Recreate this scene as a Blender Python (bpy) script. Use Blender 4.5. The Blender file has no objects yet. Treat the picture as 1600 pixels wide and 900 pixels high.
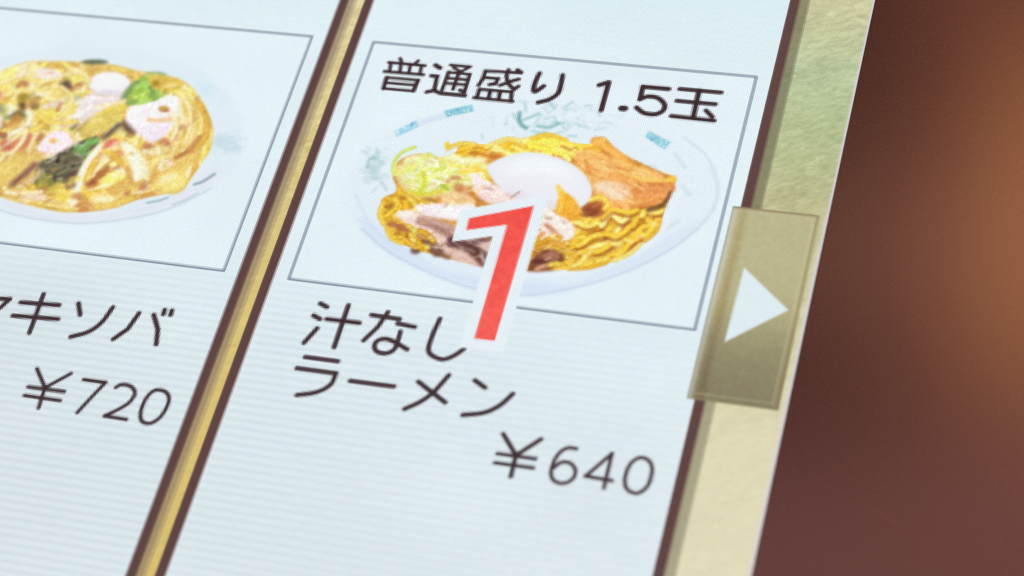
import bpy, math, random
import numpy as np
from mathutils import Matrix

sc = bpy.context.scene
COL = sc.collection
RNG = np.random.default_rng(7)
random.seed(7)

# ------------------------------------------------------------------ camera
# The screen lies in the plane z = 0 (metres). Screen coordinates X (right) and Y (down) are in millimetres,
# origin at the top left corner of the framed ramen picture: world = (X, -Y, 0) / 1000.
H = np.array([[9.45698168e+00, -3.87414244e+00, 5.83776828e+02],
              [8.50294828e-01, 8.18893833e+00, 6.56684506e+01],
              [-8.77149382e-04, -1.54930999e-03, 1.0]])
HI = np.linalg.inv(H)
cam = bpy.data.cameras.new('camera')
cam_ob = bpy.data.objects.new('camera', cam); COL.objects.link(cam_ob)
right, down, fwd = (0.95296009, -0.24715351, 0.17544858), (0.11679119, 0.83358345, 0.53990596), (-0.27969069, -0.49401799, 0.82323712)
w = lambda v: (v[0], -v[1], -v[2])
r_, d_, f_ = w(right), w(down), w(fwd)
pos = (0.11272294, -0.18256435, 0.23947609)
cam_ob.matrix_world = Matrix(((r_[0], -d_[0], -f_[0], pos[0]), (r_[1], -d_[1], -f_[1], pos[1]),
                              (r_[2], -d_[2], -f_[2], pos[2]), (0, 0, 0, 1)))
cam.sensor_width = 36.0
cam.lens = 76.48
cam.clip_start, cam.clip_end = 0.01, 50
cam.dof.use_dof = True
cam.dof.focus_distance = 0.3035
cam.dof.aperture_fstop = 14.0
cam.dof.aperture_blades = 7
sc.camera = cam_ob

# ------------------------------------------------------------------ world, lamps, exposure
world = bpy.data.worlds.new('World'); sc.world = world
world.use_nodes = True
bg = world.node_tree.nodes['Background']
bg.inputs['Color'].default_value = (1.0, 0.46, 0.44, 1)
bg.inputs['Strength'].default_value = 0.31
def lamp(name, loc, target, size, power, colour, sy=None):
    L = bpy.data.lights.new(name, 'AREA'); L.energy = power; L.color = colour
    L.shape = 'RECTANGLE'; L.size = size; L.size_y = sy or size
    o = bpy.data.objects.new(name, L); COL.objects.link(o)
    o.location = loc
    from mathutils import Vector
    o.rotation_euler = (Vector(target) - Vector(loc)).to_track_quat('-Z', 'Y').to_euler()
    return o
lamp('added_orange_lamp', (0.09, 0.87, 1.30), (0.09, 0, 0), 0.25, 1.9, (1.0, 0.38, 0.14), 0.30)  # unseen lamp added for the orange reflection at the bezel's right
lamp('added_upper_lamp', (0.03, 1.24, 1.30), (0.09, 0, 0), 0.40, 0.55, (1.0, 0.34, 0.19), 0.26)  # added out of view; its reflection warms the top of the bezel
lamp('added_middle_lamp', (-0.10, 0.83, 1.30), (0.09, 0, 0), 0.24, 0.26, (1.0, 0.45, 0.28), 0.10)  # small unseen lamp, added for a warm patch beside the display
lamp('added_lower_lamp', (-0.03, 0.52, 1.30), (0.09, 0, 0), 0.62, 1.2, (1.0, 0.42, 0.37), 0.20)  # wide dim lamp added to give the lower bezel a brown reflection
sc.view_settings.view_transform = 'Standard'
sc.view_settings.look = 'None'
sc.view_settings.exposure = 0
sc.view_settings.gamma = 1
sc.cycles.max_bounces = 4

# ------------------------------------------------------------------ pixel painter (what the display shows)
PITCH = 57.0 / 216                       # one display pixel, mm
NX0, NX1, NY0, NY1 = -290, 269, -76, 420  # display pixels that are modelled
SS = 2                                   # paint at twice the display's resolution, then average
CELL = PITCH / SS
GW, GH = (NX1 - NX0) * SS, (NY1 - NY0) * SS
IMG = np.zeros((GH, GW, 3), np.float32)
IDS = np.zeros((GH, GW), np.int16)
NAMES = ['none']
XX = ((np.arange(GW) + .5) * CELL + NX0 * PITCH).astype(np.float32)
YY = ((np.arange(GH) + .5) * CELL + NY0 * PITCH).astype(np.float32)

def nid(name):
    if name not in NAMES: NAMES.append(name)
    return NAMES.index(name)
def to_mm(pts):
    a = np.c_[np.asarray(pts, float), np.ones(len(pts))] @ HI.T
    return a[:, :2] / a[:, 2:]
def lattice(u, v, seed):
    r = np.random.default_rng(seed).random((64, 64)).astype(np.float32)
    iu, iv = np.floor(u).astype(int), np.floor(v).astype(int)
    fu, fv = u - iu, v - iv
    fu, fv = fu * fu * (3 - 2 * fu), fv * fv * (3 - 2 * fv)
    g = lambda a, b: r[(iv + b) % 64, (iu + a) % 64]
    return (g(0, 0) * (1 - fu) + g(1, 0) * fu) * (1 - fv) + (g(0, 1) * (1 - fu) + g(1, 1) * fu) * fv - .5
def window(p, pad):
    x0 = max(0, int((p[:, 0].min() - pad - XX[0]) / CELL)); x1 = min(GW, int((p[:, 0].max() + pad - XX[0]) / CELL) + 2)
    y0 = max(0, int((p[:, 1].min() - pad - YY[0]) / CELL)); y1 = min(GH, int((p[:, 1].max() + pad - YY[0]) / CELL) + 2)
    return x0, x1, y0, y1
def seg_dist(p, X, Y, closed):
    d2 = np.full(X.shape, 1e9, np.float32); tt = np.zeros(X.shape, np.float32)
    n = len(p); m = n if closed else n - 1
    for i in range(m):
        a, b = p[i], p[(i + 1) % n]; e = b - a; L = e @ e + 1e-9
        t = np.clip(((X - a[0]) * e[0] + (Y - a[1]) * e[1]) / L, 0, 1)
        q = (X - a[0] - t * e[0]) ** 2 + (Y - a[1] - t * e[1]) ** 2
        k = q < d2; d2[k] = q[k]; tt[k] = ((i + t) / m)[k]
    return np.sqrt(d2), tt
def inside(p, X, Y):
    c = np.zeros(X.shape, bool); n = len(p)
    for i in range(n):
        (x0, y0), (x1, y1) = p[i], p[(i + 1) % n]
        if y0 == y1: continue
        c ^= ((y0 > Y) != (y1 > Y)) & (X < (x1 - x0) * (Y - y0) / (y1 - y0) + x0)
    return c
def spline(p, closed=False, k=5):
    p = np.asarray(p, float); n = len(p)
    if n < 3: return p
    q = np.vstack([p[-1:], p, p[:2]]) if closed else np.vstack([2 * p[0] - p[1], p, 2 * p[-1] - p[-2]])
    out = []
    for i in range(1, len(q) - 2):
        a, b, c, d = q[i - 1:i + 3]
        for t in np.arange(k) / k:
            out.append(.5 * (2 * b + (c - a) * t + (2 * a - 5 * b + 4 * c - d) * t ** 2 + (3 * b - a - 3 * c + d) * t ** 3))
    if not closed: out.append(p[-1])
    return np.array(out)
def put(win, alpha, colour, name, lim=.5):
    x0, x1, y0, y1 = win
    a = alpha[..., None]
    IMG[y0:y1, x0:x1] = IMG[y0:y1, x0:x1] * (1 - a) + np.asarray(colour, np.float32) * a
    if name: IDS[y0:y1, x0:x1][alpha > lim] = nid(name)
CLIP = None                              # optional full-size mask that limits strokes
def grid(win):
    return np.meshgrid(XX[win[0]:win[1]], YY[win[2]:win[3]])
def rect(x0, y0, x1, y1, colour, name, alpha=1.0):     # millimetres
    p = np.array([(x0, y0), (x1, y1)]); win = window(p, .2); X, Y = grid(win)
    a = np.clip((X - x0) / CELL + .5, 0, 1) * np.clip((x1 - X) / CELL + .5, 0, 1) * np.clip((Y - y0) / CELL + .5, 0, 1) * np.clip((y1 - Y) / CELL + .5, 0, 1)
    put(win, (a * alpha).astype(np.float32), colour, name)
def blob(pts, colour, name, soft=.3, alpha=1.0, smooth=True, colour2=None, axis=(0, 1), mm=False, mottle=0, edge=None, clip=False):
    p = np.asarray(pts, float) if mm else to_mm(pts)
    if smooth: p = spline(p, True)
    win = window(p, soft + .2); X, Y = grid(win)
    d, _ = seg_dist(p, X, Y, True); s = np.where(inside(p, X, Y), -d, d)
    a = np.clip(.5 - s / soft, 0, 1); a = a * a * (3 - 2 * a) * alpha
    c = np.broadcast_to(np.asarray(colour, np.float32), X.shape + (3,))
    if colour2 is not None:
        q = p @ np.asarray(axis, float); v = (X * axis[0] + Y * axis[1] - q.min()) / (q.max() - q.min() + 1e-9)
        v = np.clip(v, 0, 1)[..., None]; c = c * (1 - v) + np.asarray(colour2, np.float32) * v
    if edge is not None:                 # darker or lighter towards the outline: (colour, width mm)
        v = np.clip(1 + s / edge[1], 0, 1)[..., None]; c = c * (1 - v) + np.asarray(edge[0], np.float32) * v
    if mottle:
        c = c + mottle * (lattice(X * 1.1, Y * 1.1, 3) + lattice(X * 2.7, Y * 2.7, 4))[..., None] * np.array([1.0, 1.0, .9])
    if clip and CLIP is not None: a = a * CLIP[win[2]:win[3], win[0]:win[1]]
    put(win, a.astype(np.float32), c, name)
def oval(cx, cy, rx, ry, colour, name, rot=0, **k):    # photo-scale units on the screen plane
    t = np.linspace(0, 2 * math.pi, 20, endpoint=False); c, s = math.cos(rot), math.sin(rot)
    blob([(cx + rx * math.cos(a) * c - ry * math.sin(a) * s, cy + rx * math.cos(a) * s + ry * math.sin(a) * c) for a in t], colour, name, smooth=False, **k)
def stroke(pts, r, colour, name, soft=.13, alpha=1.0, edge=None, smooth=True, mm=False, closed=False, taper=False, clip=False, k=4):
    p = np.asarray(pts, float) if mm else to_mm(pts)
    if smooth: p = spline(p, closed, k)
    win = window(p, r + soft)
    if win[1] <= win[0] or win[3] <= win[2]: return
    X, Y = grid(win)
    d, t = seg_dist(p, X, Y, closed)
    rr = r * (0.45 + 0.55 * np.sin(np.clip(t, .02, .98) * math.pi) ** .6) if taper else r
    a = np.clip((rr - d) / soft + .5, 0, 1) * alpha
    c = np.broadcast_to(np.asarray(colour, np.float32), X.shape + (3,))
    if edge is not None:
        v = np.clip(d / rr, 0, 1)[..., None] ** 1.6; c = c * (1 - v) + np.asarray(edge, np.float32) * v
    if clip and CLIP is not None: a = a * CLIP[win[2]:win[3], win[0]:win[1]]
    put(win, a.astype(np.float32), c, name)
def mask(pts, soft=.4, smooth=True):
    p = to_mm(pts); p = spline(p, True) if smooth else p
    m = np.zeros((GH, GW), np.float32); win = window(p, soft + .2); X, Y = grid(win)
    d, _ = seg_dist(p, X, Y, True); s = np.where(inside(p, X, Y), -d, d)
    m[win[2]:win[3], win[0]:win[1]] = np.clip(.5 - s / soft, 0, 1)
    return m
def jit(c, s):
    b = random.gauss(0, s); return tuple(max(0, min(255, v + b + random.gauss(0, s * .35))) for v in c)
def strands(n, box, ang, length, r, cols, edge, name, wob=.25, curve=.5, al=.95):
    x0, y0, x1, y1 = box
    for _ in range(n):
        x, y = random.uniform(x0, x1), random.uniform(y0, y1)
        a = (ang(x, y) if callable(ang) else ang) + random.gauss(0, wob); L = random.uniform(.5, 1.2) * length; k = random.gauss(0, curve) / L
        pts = []; px_, py_ = x - math.cos(a) * L / 2, y - math.sin(a) * L / 2
        for i in range(5):
            pts.append((px_, py_)); px_ += math.cos(a) * L / 4; py_ += math.sin(a) * L / 4; a += k * L / 4
        c = jit(random.choice(cols), 8)
        stroke(pts, r * random.uniform(.75, 1.2), c, name, edge=[v * e for v, e in zip(c, edge)], clip=True, alpha=al, k=2)

# ---- wallpaper of pale wood behind the cards
X, Y = np.meshgrid(XX, YY)
wv = lattice(X * .35, Y * .35, 18) * .9
u, v = X * .90 - Y * .43, X * .43 + Y * .90 + wv
g = lattice(u * .5, v * 2.0, 11) * 12 + lattice(u * 1.0 + 9, v * 4.4, 12) * 22 + lattice(u * .12, v * .35, 13) * 12 + lattice(u * 2.2, v * 7.0, 14) * 20
def ramp(y, stops):
    ys = [s[0] for s in stops]
    return np.stack([np.interp(y, ys, [s[1][i] for s in stops]) for i in range(3)], -1)
g = g - 22 * np.clip(lattice(u * .5 + 3, v * 4.6, 15) - .22, 0, 1) - 10 * np.clip(lattice(u * .3 + 3, v * 7.5, 16) - .15, 0, 1)
right_wood = ramp(Y, [(-20, (203, 199, 160)), (-9, (196, 199, 158)), (-2, (184, 198, 158)), (8, (184, 196, 150)), (20, (190, 190, 146)), (45, (212, 208, 168)), (56, (220, 216, 182)), (90, (226, 220, 190)), (110, (226, 218, 186))])
gap_wood = ramp(Y, [(-10, (220, 207, 158)), (20, (218, 201, 140)), (50, (216, 193, 122)), (100, (217, 192, 114))])
damp = np.interp(Y, [20, 60], [1.0, .3])
IMG[:] = np.where((X > 30)[..., None], right_wood, gap_wood) + (g * damp)[..., None] * np.array([1.0, .95, .9])
IDS[:] = nid('wallpaper')

# ---- the two menu cards
def card(x0, x1, key):
    top, bottom, b = -17.5, 108.0, 1.42
    n = nid(key + '|card_border')
    tint = (94, 68, 66)
    for a, c_ in ((x0, x0 + b), (x1 - b, x1)):
        rect(a, top, c_, bottom, tint, key + '|card_border')
    rect(x0, top, x1, top + b, tint, key + '|card_border'); rect(x0, bottom - b, x1, bottom, tint, key + '|card_border')
    sel = (X > x0 + b) & (X < x1 - b) & (Y > top + b) & (Y < bottom - b)
    base = ramp(Y, [(-18, (217, 237, 244)), (-6, (223, 239, 244)), (2, (225, 240, 245)), (30, (227, 241, 246)), (44, (224, 238, 243)), (60, (222, 235, 240)), (90, (222, 234, 238))])
    base = base + np.clip((-X - 5) / 40, 0, 1)[..., None] * np.array([-4, -5, -6]) * np.clip((Y - 30) / 20, 0, 1)[..., None]
    st = .5 + .5 * np.cos(2 * math.pi * Y / (PITCH * 4.5)); st = st ** 2
    amp = np.clip((Y - 36) / 14, .12, 1) * np.clip(1.15 - (X + Y * .5 - 20) / 80, .25, 1)
    n1 = lattice(X * .06, Y * .1, 21) * 5 + lattice(X * .5, Y * 3.2, 22) * 2.2
    base = base + (n1 - st * amp * 9.5)[..., None] * np.array([1.05, 1.0, .95])
    IMG[sel] = base[sel]; IDS[sel] = nid(key)
    # a narrow paler margin just inside the border
    rect(x0 + b, top + b, x0 + b + .3, bottom - b, (232, 240, 248), None, .6)
C1, C2 = 'card_ramen', 'card_fried'
card(-3.68, 60.55, C1)
card(-71.9, -6.12, C2)
# shade the card throws on the wallpaper, drawn into the screen graphics as its own strip
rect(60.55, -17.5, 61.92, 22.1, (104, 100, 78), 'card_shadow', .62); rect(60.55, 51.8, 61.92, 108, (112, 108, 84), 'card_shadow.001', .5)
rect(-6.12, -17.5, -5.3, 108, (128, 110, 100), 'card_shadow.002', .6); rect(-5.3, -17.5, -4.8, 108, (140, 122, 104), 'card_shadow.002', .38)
# picture frames: one display pixel wide
def frame(x0, x1, y0, y1, key):
    sel = (X > x0) & (X < x1) & (Y > y0) & (Y < y1)
    c = ramp(Y, [(0, (227, 240, 246)), (20, (228, 242, 247)), (42, (228, 242, 247))]) + (lattice(X * .15, Y * .15, 31) * 5)[..., None]
    IMG[sel] = c[sel]; IDS[sel] = nid(key + '|picture_ground')
    w_ = .30
    for q in ((x0 - w_ / 2, y0 - w_ / 2, x1 + w_ / 2, y0 + w_ / 2), (x0 - w_ / 2, y1 - w_ / 2, x1 + w_ / 2, y1 + w_ / 2),
              (x0 - w_ / 2, y0, x0 + w_ / 2, y1), (x1 - w_ / 2, y0, x1 + w_ / 2, y1)):
        rect(*q, (104, 114, 134), key + '|picture_frame', .95)
frame(0, 57, 0, 41.757, C1)
frame(-66.72, -9.72, 0, 41.757, C2)

# ================================================================= picture of the soupless ramen
K = C1 + '|'
BO = [(536, 300), (545, 330), (566, 358), (600, 388), (645, 414), (700, 438), (742, 451), (790, 460), (830, 461), (880, 453), (940, 438), (1000, 415), (1050, 388), (1090, 358),
      (1113, 330), (1121, 300), (1117, 268), (1100, 240), (1070, 215), (1020, 190), (960, 172), (880, 163), (800, 160), (720, 166), (650, 183), (590, 213), (555, 250)]
blob(BO, (228, 240, 246), K + 'bowl', soft=1.8, alpha=.85, colour2=(224, 236, 247))
blob([(560, 345), (600, 390), (660, 421), (740, 450), (830, 461), (900, 450), (830, 440), (760, 436), (690, 420), (630, 390), (585, 350)], (206, 222, 244), K + 'bowl', soft=1.8, alpha=.6)
blob([(1100, 345), (1060, 380), (1000, 414), (940, 437), (880, 452), (930, 428), (1000, 396), (1060, 360)], (212, 224, 242), K + 'bowl', soft=1.5, alpha=.5)
stroke(BO[2:14], .16, (186, 204, 228), None, soft=.35, alpha=.6)
stroke(BO[13:19], .16, (198, 212, 228), None, soft=.4, alpha=.55)
stroke([(556, 305), (575, 345), (612, 380), (660, 405)], .2, (208, 222, 238), None, soft=.5, alpha=.6)
stroke([(1110, 262), (1122, 290), (1118, 318), (1100, 345)], .25, (212, 222, 234), None, soft=.5, alpha=.5)
stroke([(830, 428), (900, 425), (970, 405), (1020, 375), (1045, 335), (1062, 300)], .35, (236, 242, 250), None, soft=.8, alpha=.8)
for pts in ([(1055, 240), (1070, 262)], [(1066, 290), (1078, 305)], [(1046, 355), (1060, 345)], [(1015, 258), (1024, 262)]):
    stroke(pts, .25, (196, 214, 220), None, soft=.5, alpha=.5)
# blue label strips printed on the rim
NL = [0]
def label(q, chars, c):
    a, b, c2, d = [np.array(v, float) for v in q]
    NL[0] += 1
    blob(q, c, K + 'rim_label.%03d' % NL[0], soft=.25, smooth=False, alpha=.85)
    for i in range(chars):
        for _ in range(4):
            s, t = (i + random.uniform(.15, .85)) / chars, random.uniform(.15, .85)
            s2, t2 = s + random.uniform(-.3, .3) / chars, t + random.uniform(-.5, .5)
            f = lambda s, t: tuple((a * (1 - s) + b * s) * (1 - t) + (d * (1 - s) + c2 * s) * t)
            stroke([f(s, t), f(s2, min(.9, max(.1, t2)))], .09, random.choice([(208, 238, 248), (104, 176, 200), (220, 242, 250)]), None, smooth=False)
stroke([(648, 196), (672, 187), (698, 179)], .5, (212, 226, 243), None, soft=.3, alpha=.8)
label([(616, 205), (650, 188), (654, 198), (620, 214)], 3, (150, 208, 228))
label([(694, 173), (738, 163), (740, 174), (698, 183)], 3, (128, 196, 214))
label([(1013, 204), (1048, 222), (1038, 234), (1008, 214)], 3, (136, 200, 216))
# teal plant pattern at the far rim, grey green one at the left rim
teal = [(112, 176, 172), (150, 200, 198), (170, 210, 212)]
for pts, r, c in (([(812, 176), (811, 187), (815, 195), (822, 200)], .32, (66, 142, 140)), ([(812, 190), (826, 184), (842, 178)], .18, (118, 180, 176)), ([(802, 178), (806, 186)], .16, (140, 196, 194)),
                  ([(840, 197), (858, 199), (872, 194)], .24, (104, 170, 170)), ([(866, 192), (880, 193)], .2, (130, 186, 184)), ([(832, 205), (846, 208)], .2, (150, 200, 200)), ([(888, 212), (900, 213)], .22, (156, 204, 206)),
                  ([(869, 164), (867, 170)], .16, (150, 196, 198)), ([(884, 166), (894, 160)], .16, (150, 196, 198)), ([(915, 165), (925, 166)], .18, (182, 206, 214)), ([(812, 158), (822, 160)], .3, (200, 226, 230)),
                  ([(820, 162), (822, 174)], .2, (160, 206, 208)), ([(905, 195), (920, 200)], .2, (178, 210, 216)), ([(930, 203), (945, 200)], .2, (190, 214, 222)), ([(944, 190), (956, 194)], .2, (196, 216, 226)),
                  ([(848, 205), (862, 210), (876, 206)], .14, (160, 200, 200)), ([(852, 186), (864, 182)], .14, (170, 208, 210))):
    stroke(pts, r * .9, c, K + 'rim_pattern', soft=.45, alpha=.7)
for _ in range(110):
    x, y = random.gauss(868, 44), random.gauss(188, 15); a = random.choice([-.6, .5, 2.2, 1.2]) + random.gauss(0, .4); L = random.uniform(4, 13)
    stroke([(x, y), (x + L * .5 * math.cos(a), y + L * .5 * math.sin(a) - 1), (x + L * math.cos(a), y + L * math.sin(a))], random.uniform(.08, .18), random.choice(teal + [(188, 208, 220), (196, 214, 224)]), K + 'rim_pattern', soft=.35, alpha=random.uniform(.12, .36))
for _ in range(70):
    x, y = random.gauss(584, 9), random.gauss(258, 14); a = random.uniform(0, 6.3)
    stroke([(x, y), (x + 7 * math.cos(a), y + 7 * math.sin(a))], .22, jit((184, 212, 214), 10), K + 'rim_pattern', soft=.4, alpha=.35)
stroke([(574, 262), (577, 250), (586, 246)], .2, (150, 190, 190), K + 'rim_pattern', soft=.35, alpha=.7)
stroke([(597, 285), (604, 296)], .25, (178, 206, 206), K + 'rim_pattern', soft=.4, alpha=.6)

FOOD = [(597, 312), (597, 340), (606, 360), (620, 376), (652, 390), (700, 404), (755, 417), (790, 424), (825, 424), (887, 420), (950, 410), (975, 398), (1007, 375), (1030, 350), (1038, 327), (1050, 300), (1054, 278),
        (1027, 266), (970, 238), (945, 215), (928, 218), (922, 226), (887, 222), (857, 213), (802, 219), (770, 226), (722, 227), (712, 238), (690, 246), (655, 240), (625, 250), (613, 275), (620, 298)]
CLIP = mask(FOOD, .35)
blob(FOOD, (206, 146, 66), K + 'noodles', soft=.35, mottle=26, smooth=True)
ycols = [(243, 212, 88), (238, 198, 62), (248, 224, 120), (232, 182, 56), (244, 206, 74)]
ocols = [(238, 186, 92), (228, 164, 72), (244, 200, 112), (216, 148, 62)]
dk = (.78, .70, .55)
# top band of yellow noodles
strands(150, (705, 216, 930, 262), lambda x, y: -.12 + (x - 800) * .0016, 46, .5, ycols, (.86, .80, .62), K + 'noodles', .2, .5)
strands(40, (740, 232, 920, 262), .1, 30, .38, ocols, (.82, .72, .6), K + 'noodles', .3, .5)
strands(26, (780, 216, 925, 240), .12, 40, .34, [(250, 232, 110), (246, 226, 92), (252, 238, 150)], (.92, .9, .75), K + 'noodles', .2, .4)
for x, y in ((838, 217), (752, 235), (792, 232)): oval(x, y, 7, 3, (226, 186, 22), K + 'noodles', soft=.4, alpha=.7)
for x, y in ((770, 247), (900, 252), (735, 250), (776, 243)): oval(x, y, 8, 4, (200, 118, 50), K + 'noodles', soft=.8, alpha=.7)
oval(699, 227, 4.5, 6, (238, 208, 62), K + 'noodles', soft=.25)
# left rim noodles
strands(40, (598, 296, 660, 350), .3, 30, .48, ycols, dk, K + 'noodles', .5, .8)
strands(26, (600, 345, 690, 395), .45, 30, .45, ycols + ocols, dk, K + 'noodles', .4, .8)
for x, y, r in ((630, 309, 5), (669, 311, 6), (608, 322, 8), (625, 358, 7), (612, 350, 6)): oval(x, y, r, r * .7, (158, 96, 44), K + 'noodles', soft=.6, alpha=.75)
# noodles at the right, sweeping up to the rim
strands(60, (880, 318, 1040, 420), -.3, 60, .46, ocols + [(178, 104, 48)], (.74, .62, .5), K + 'noodles', .25, .6)
strands(78, (878, 322, 1040, 418), lambda x, y: -.42 + (y - 330) * .001 + (.25 if x < 930 else 0), 62, .46, ycols, dk, K + 'noodles', .2, .7)
for pts in ([(905, 350), (935, 342), (970, 330), (1005, 327), (1034, 328)], [(960, 374), (966, 358), (985, 346), (1010, 340), (1028, 344)], [(900, 372), (930, 366), (955, 356)], [(905, 396), (935, 384), (965, 380), (1000, 362), (1022, 352)],
            [(886, 412), (915, 404), (950, 402), (978, 388), (1002, 372)], [(928, 410), (960, 400), (975, 386), (980, 372)], [(935, 330), (915, 345), (902, 362)], [(918, 318), (936, 306), (946, 312)]):
    c = random.choice([(246, 222, 110), (244, 210, 84), (248, 232, 142)])
    stroke([(x + random.uniform(-1, 1), y + random.uniform(-1, 1)) for x, y in pts], .5, c, K + 'noodles', edge=[c[0] * .84, c[1] * .76, c[2] * .5], clip=True, soft=.2)
for x, y, rx, ry, ro in ((985, 351, 16, 6, -.35), (930, 364, 15, 4, -.3), (940, 393, 24, 4, -.28), (985, 388, 16, 8, -.7), (905, 395, 9, 11, .2), (1020, 345, 8, 5, -.6), (955, 333, 10, 4, -.3), (1008, 322, 26, 4, -.35), (1002, 378, 12, 4, -.7)):
    oval(x, y, rx, ry, (170, 92, 44), K + 'noodles', rot=ro, soft=.7, alpha=.85, clip=True)
for x0, y0, dx, dy, b in ((884, 340, 46, -14, -5), (886, 356, 44, -10, -4), (890, 382, 50, -12, 4), (896, 400, 56, -12, -3), (942, 352, 40, -16, -8), (950, 366, 60, -20, 6), (990, 352, 42, -8, -8), (930, 416, 40, -12, 3), (975, 372, 40, -22, 4), (1000, 336, 34, -6, -3), (940, 338, 60, -12, -4), (902, 420, 40, -4, 2), (956, 396, 44, -24, 5), (1002, 366, 26, -18, 2)):
    c = random.choice([(248, 226, 116), (246, 214, 88), (250, 236, 160), (242, 206, 74)])
    j_ = lambda v=3: random.uniform(-v, v); pts = [(x0 + j_(), y0 + j_()), (x0 + dx * .3 + j_(), y0 + dy * .3 + b * 1.6 + j_(2)), (x0 + dx * .7, y0 + dy * .7 - b * .6 + j_()), (x0 + dx + j_(6), y0 + dy + j_(5))]
    stroke([(x + 1, y + 5) for x, y in pts], .42, (156, 86, 40), K + 'noodles', soft=.4, clip=True, alpha=.6)
    stroke(pts, .44, c, K + 'noodles', edge=[c[0] * .9, c[1] * .82, c[2] * .56], soft=.2, clip=True)
for pts in ([(700, 232), (720, 224), (742, 226)], [(760, 229), (790, 217), (812, 220)], [(830, 216), (856, 210), (884, 219)], [(596, 322), (593, 336), (599, 350)], [(604, 356), (612, 372), (628, 380)], [(890, 420), (920, 418), (946, 411)], [(1008, 376), (1024, 362), (1030, 348)], [(960, 407), (984, 396), (1000, 382)]):
    c = random.choice(ycols); stroke(pts, .36, c, K + 'noodles', edge=[v * .9 for v in c], soft=.3)
# bamboo shoots
BM = K + 'bamboo_shoot'
blob([(896, 244), (912, 234), (940, 240), (975, 254), (1028, 270), (1040, 292), (1042, 316), (1010, 322), (968, 326), (936, 316), (925, 292), (914, 268)], (238, 190, 120), BM, soft=.5, mottle=22, colour2=(230, 168, 100), axis=(.3, 1))
def shoot(pts, r, c): stroke(pts, r, c, BM, edge=[c[0] * .95, c[1] * .85, c[2] * .72], soft=.35, alpha=.9)
shoot([(931, 220), (944, 229), (962, 241), (974, 250)], .75, (240, 182, 92)); shoot([(918, 236), (948, 246), (985, 260), (1018, 272)], .6, (236, 186, 104))
shoot([(905, 246), (935, 258), (970, 268), (1000, 278), (1030, 284)], .65, (240, 190, 114)); shoot([(970, 268), (1005, 280), (1035, 283), (1052, 279)], .5, (246, 202, 108))
shoot([(920, 264), (950, 276), (985, 284), (1010, 292)], .6, (232, 172, 96)); shoot([(998, 296), (1020, 294), (1044, 294)], 1.0, (224, 152, 90)); shoot([(1000, 306), (1022, 306), (1040, 306)], .8, (228, 158, 96))
shoot([(965, 318), (995, 318), (1030, 313)], .6, (238, 172, 96)); shoot([(945, 304), (975, 314), (1000, 316)], .6, (236, 178, 106))
blob([(930, 290), (950, 283), (976, 290), (984, 303), (972, 312), (950, 310)], (238, 208, 186), BM, soft=1.2, alpha=.85)
for pts in ([(938, 232), (955, 247)], [(950, 258), (985, 268)], [(975, 284), (1000, 300)], [(985, 325), (1012, 318), (1034, 311)], [(915, 250), (922, 270)], [(1000, 288), (1035, 289)]):
    stroke(pts, .2, (196, 116, 56), BM, soft=.5, alpha=.65)
for i in range(60):
    x, y = random.uniform(925, 1040), random.uniform(238, 318)
    stroke([(x, y), (x + random.uniform(8, 22), y + random.uniform(2, 9))], .13, random.choice([(252, 222, 164), (204, 136, 76), (248, 208, 140)]), BM, soft=.3, alpha=.42, clip=True)
stroke([(1049, 302), (1042, 314), (1032, 322), (1014, 328)], .42, (104, 66, 44), K + 'noodles', soft=.5, alpha=.85, clip=True)
stroke([(1048, 278), (1052, 282)], .4, (226, 188, 56), BM, soft=.4, alpha=.8)
# brown sauce lump with noodle next to the yolk
oval(927, 327, 20, 13, (164, 88, 56), K + 'noodles', soft=1.0, alpha=.92); oval(923, 331, 12, 7, (128, 66, 46), K + 'noodles', soft=.8, alpha=.7)
stroke([(922, 312), (938, 308), (950, 318), (945, 326)], .45, (240, 214, 96), K + 'noodles', edge=(214, 160, 60), soft=.25)
# spring onion
SC = K + 'spring_onion'
blob([(624, 258), (650, 240), (690, 246), (740, 246), (765, 258), (760, 280), (720, 296), (690, 306), (655, 308), (632, 296), (618, 276)], (224, 230, 178), SC, soft=1.4, alpha=.75)
for _ in range(90):
    x, y = random.gauss(680, 38), random.gauss(270, 14); rr = random.uniform(6, 15); a0 = random.uniform(0, 6.3); sp = random.uniform(.9, 2.6)
    if x > 762 or x < 622 or y > 303 or y < 236: continue
    c = random.choice([(212, 224, 112), (228, 232, 150), (236, 240, 204), (240, 242, 226), (196, 214, 84), (226, 226, 120)])
    stroke([(x + rr * 1.3 * math.cos(a0 + sp * i / 4), y + rr * .7 * math.sin(a0 + sp * i / 4)) for i in range(5)], random.uniform(.16, .34), c, SC, soft=.25, alpha=.8, edge=[v * .95 for v in c], k=2)
for pts, c in (([(648, 230), (628, 238), (617, 252), (614, 268)], (206, 222, 96)), ([(616, 262), (618, 272), (628, 268), (650, 258), (662, 246)], (222, 226, 120)), ([(634, 252), (652, 248), (660, 258), (650, 270), (634, 272)], (216, 230, 170)),
               ([(660, 268), (664, 284), (656, 300)], (204, 208, 58)), ([(670, 275), (690, 270), (706, 262)], (226, 234, 160)), ([(640, 300), (665, 304), (690, 298)], (214, 202, 60)), ([(690, 290), (700, 296)], (170, 180, 60)),
               ([(705, 258), (735, 262), (752, 256)], (238, 218, 110)), ([(720, 268), (745, 268)], (240, 206, 80)), ([(742, 262), (760, 270), (762, 280)], (238, 202, 70)), ([(700, 246), (730, 250), (755, 250)], (240, 238, 196))):
    stroke(pts, .32, c, SC, soft=.3, alpha=.85)
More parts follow.
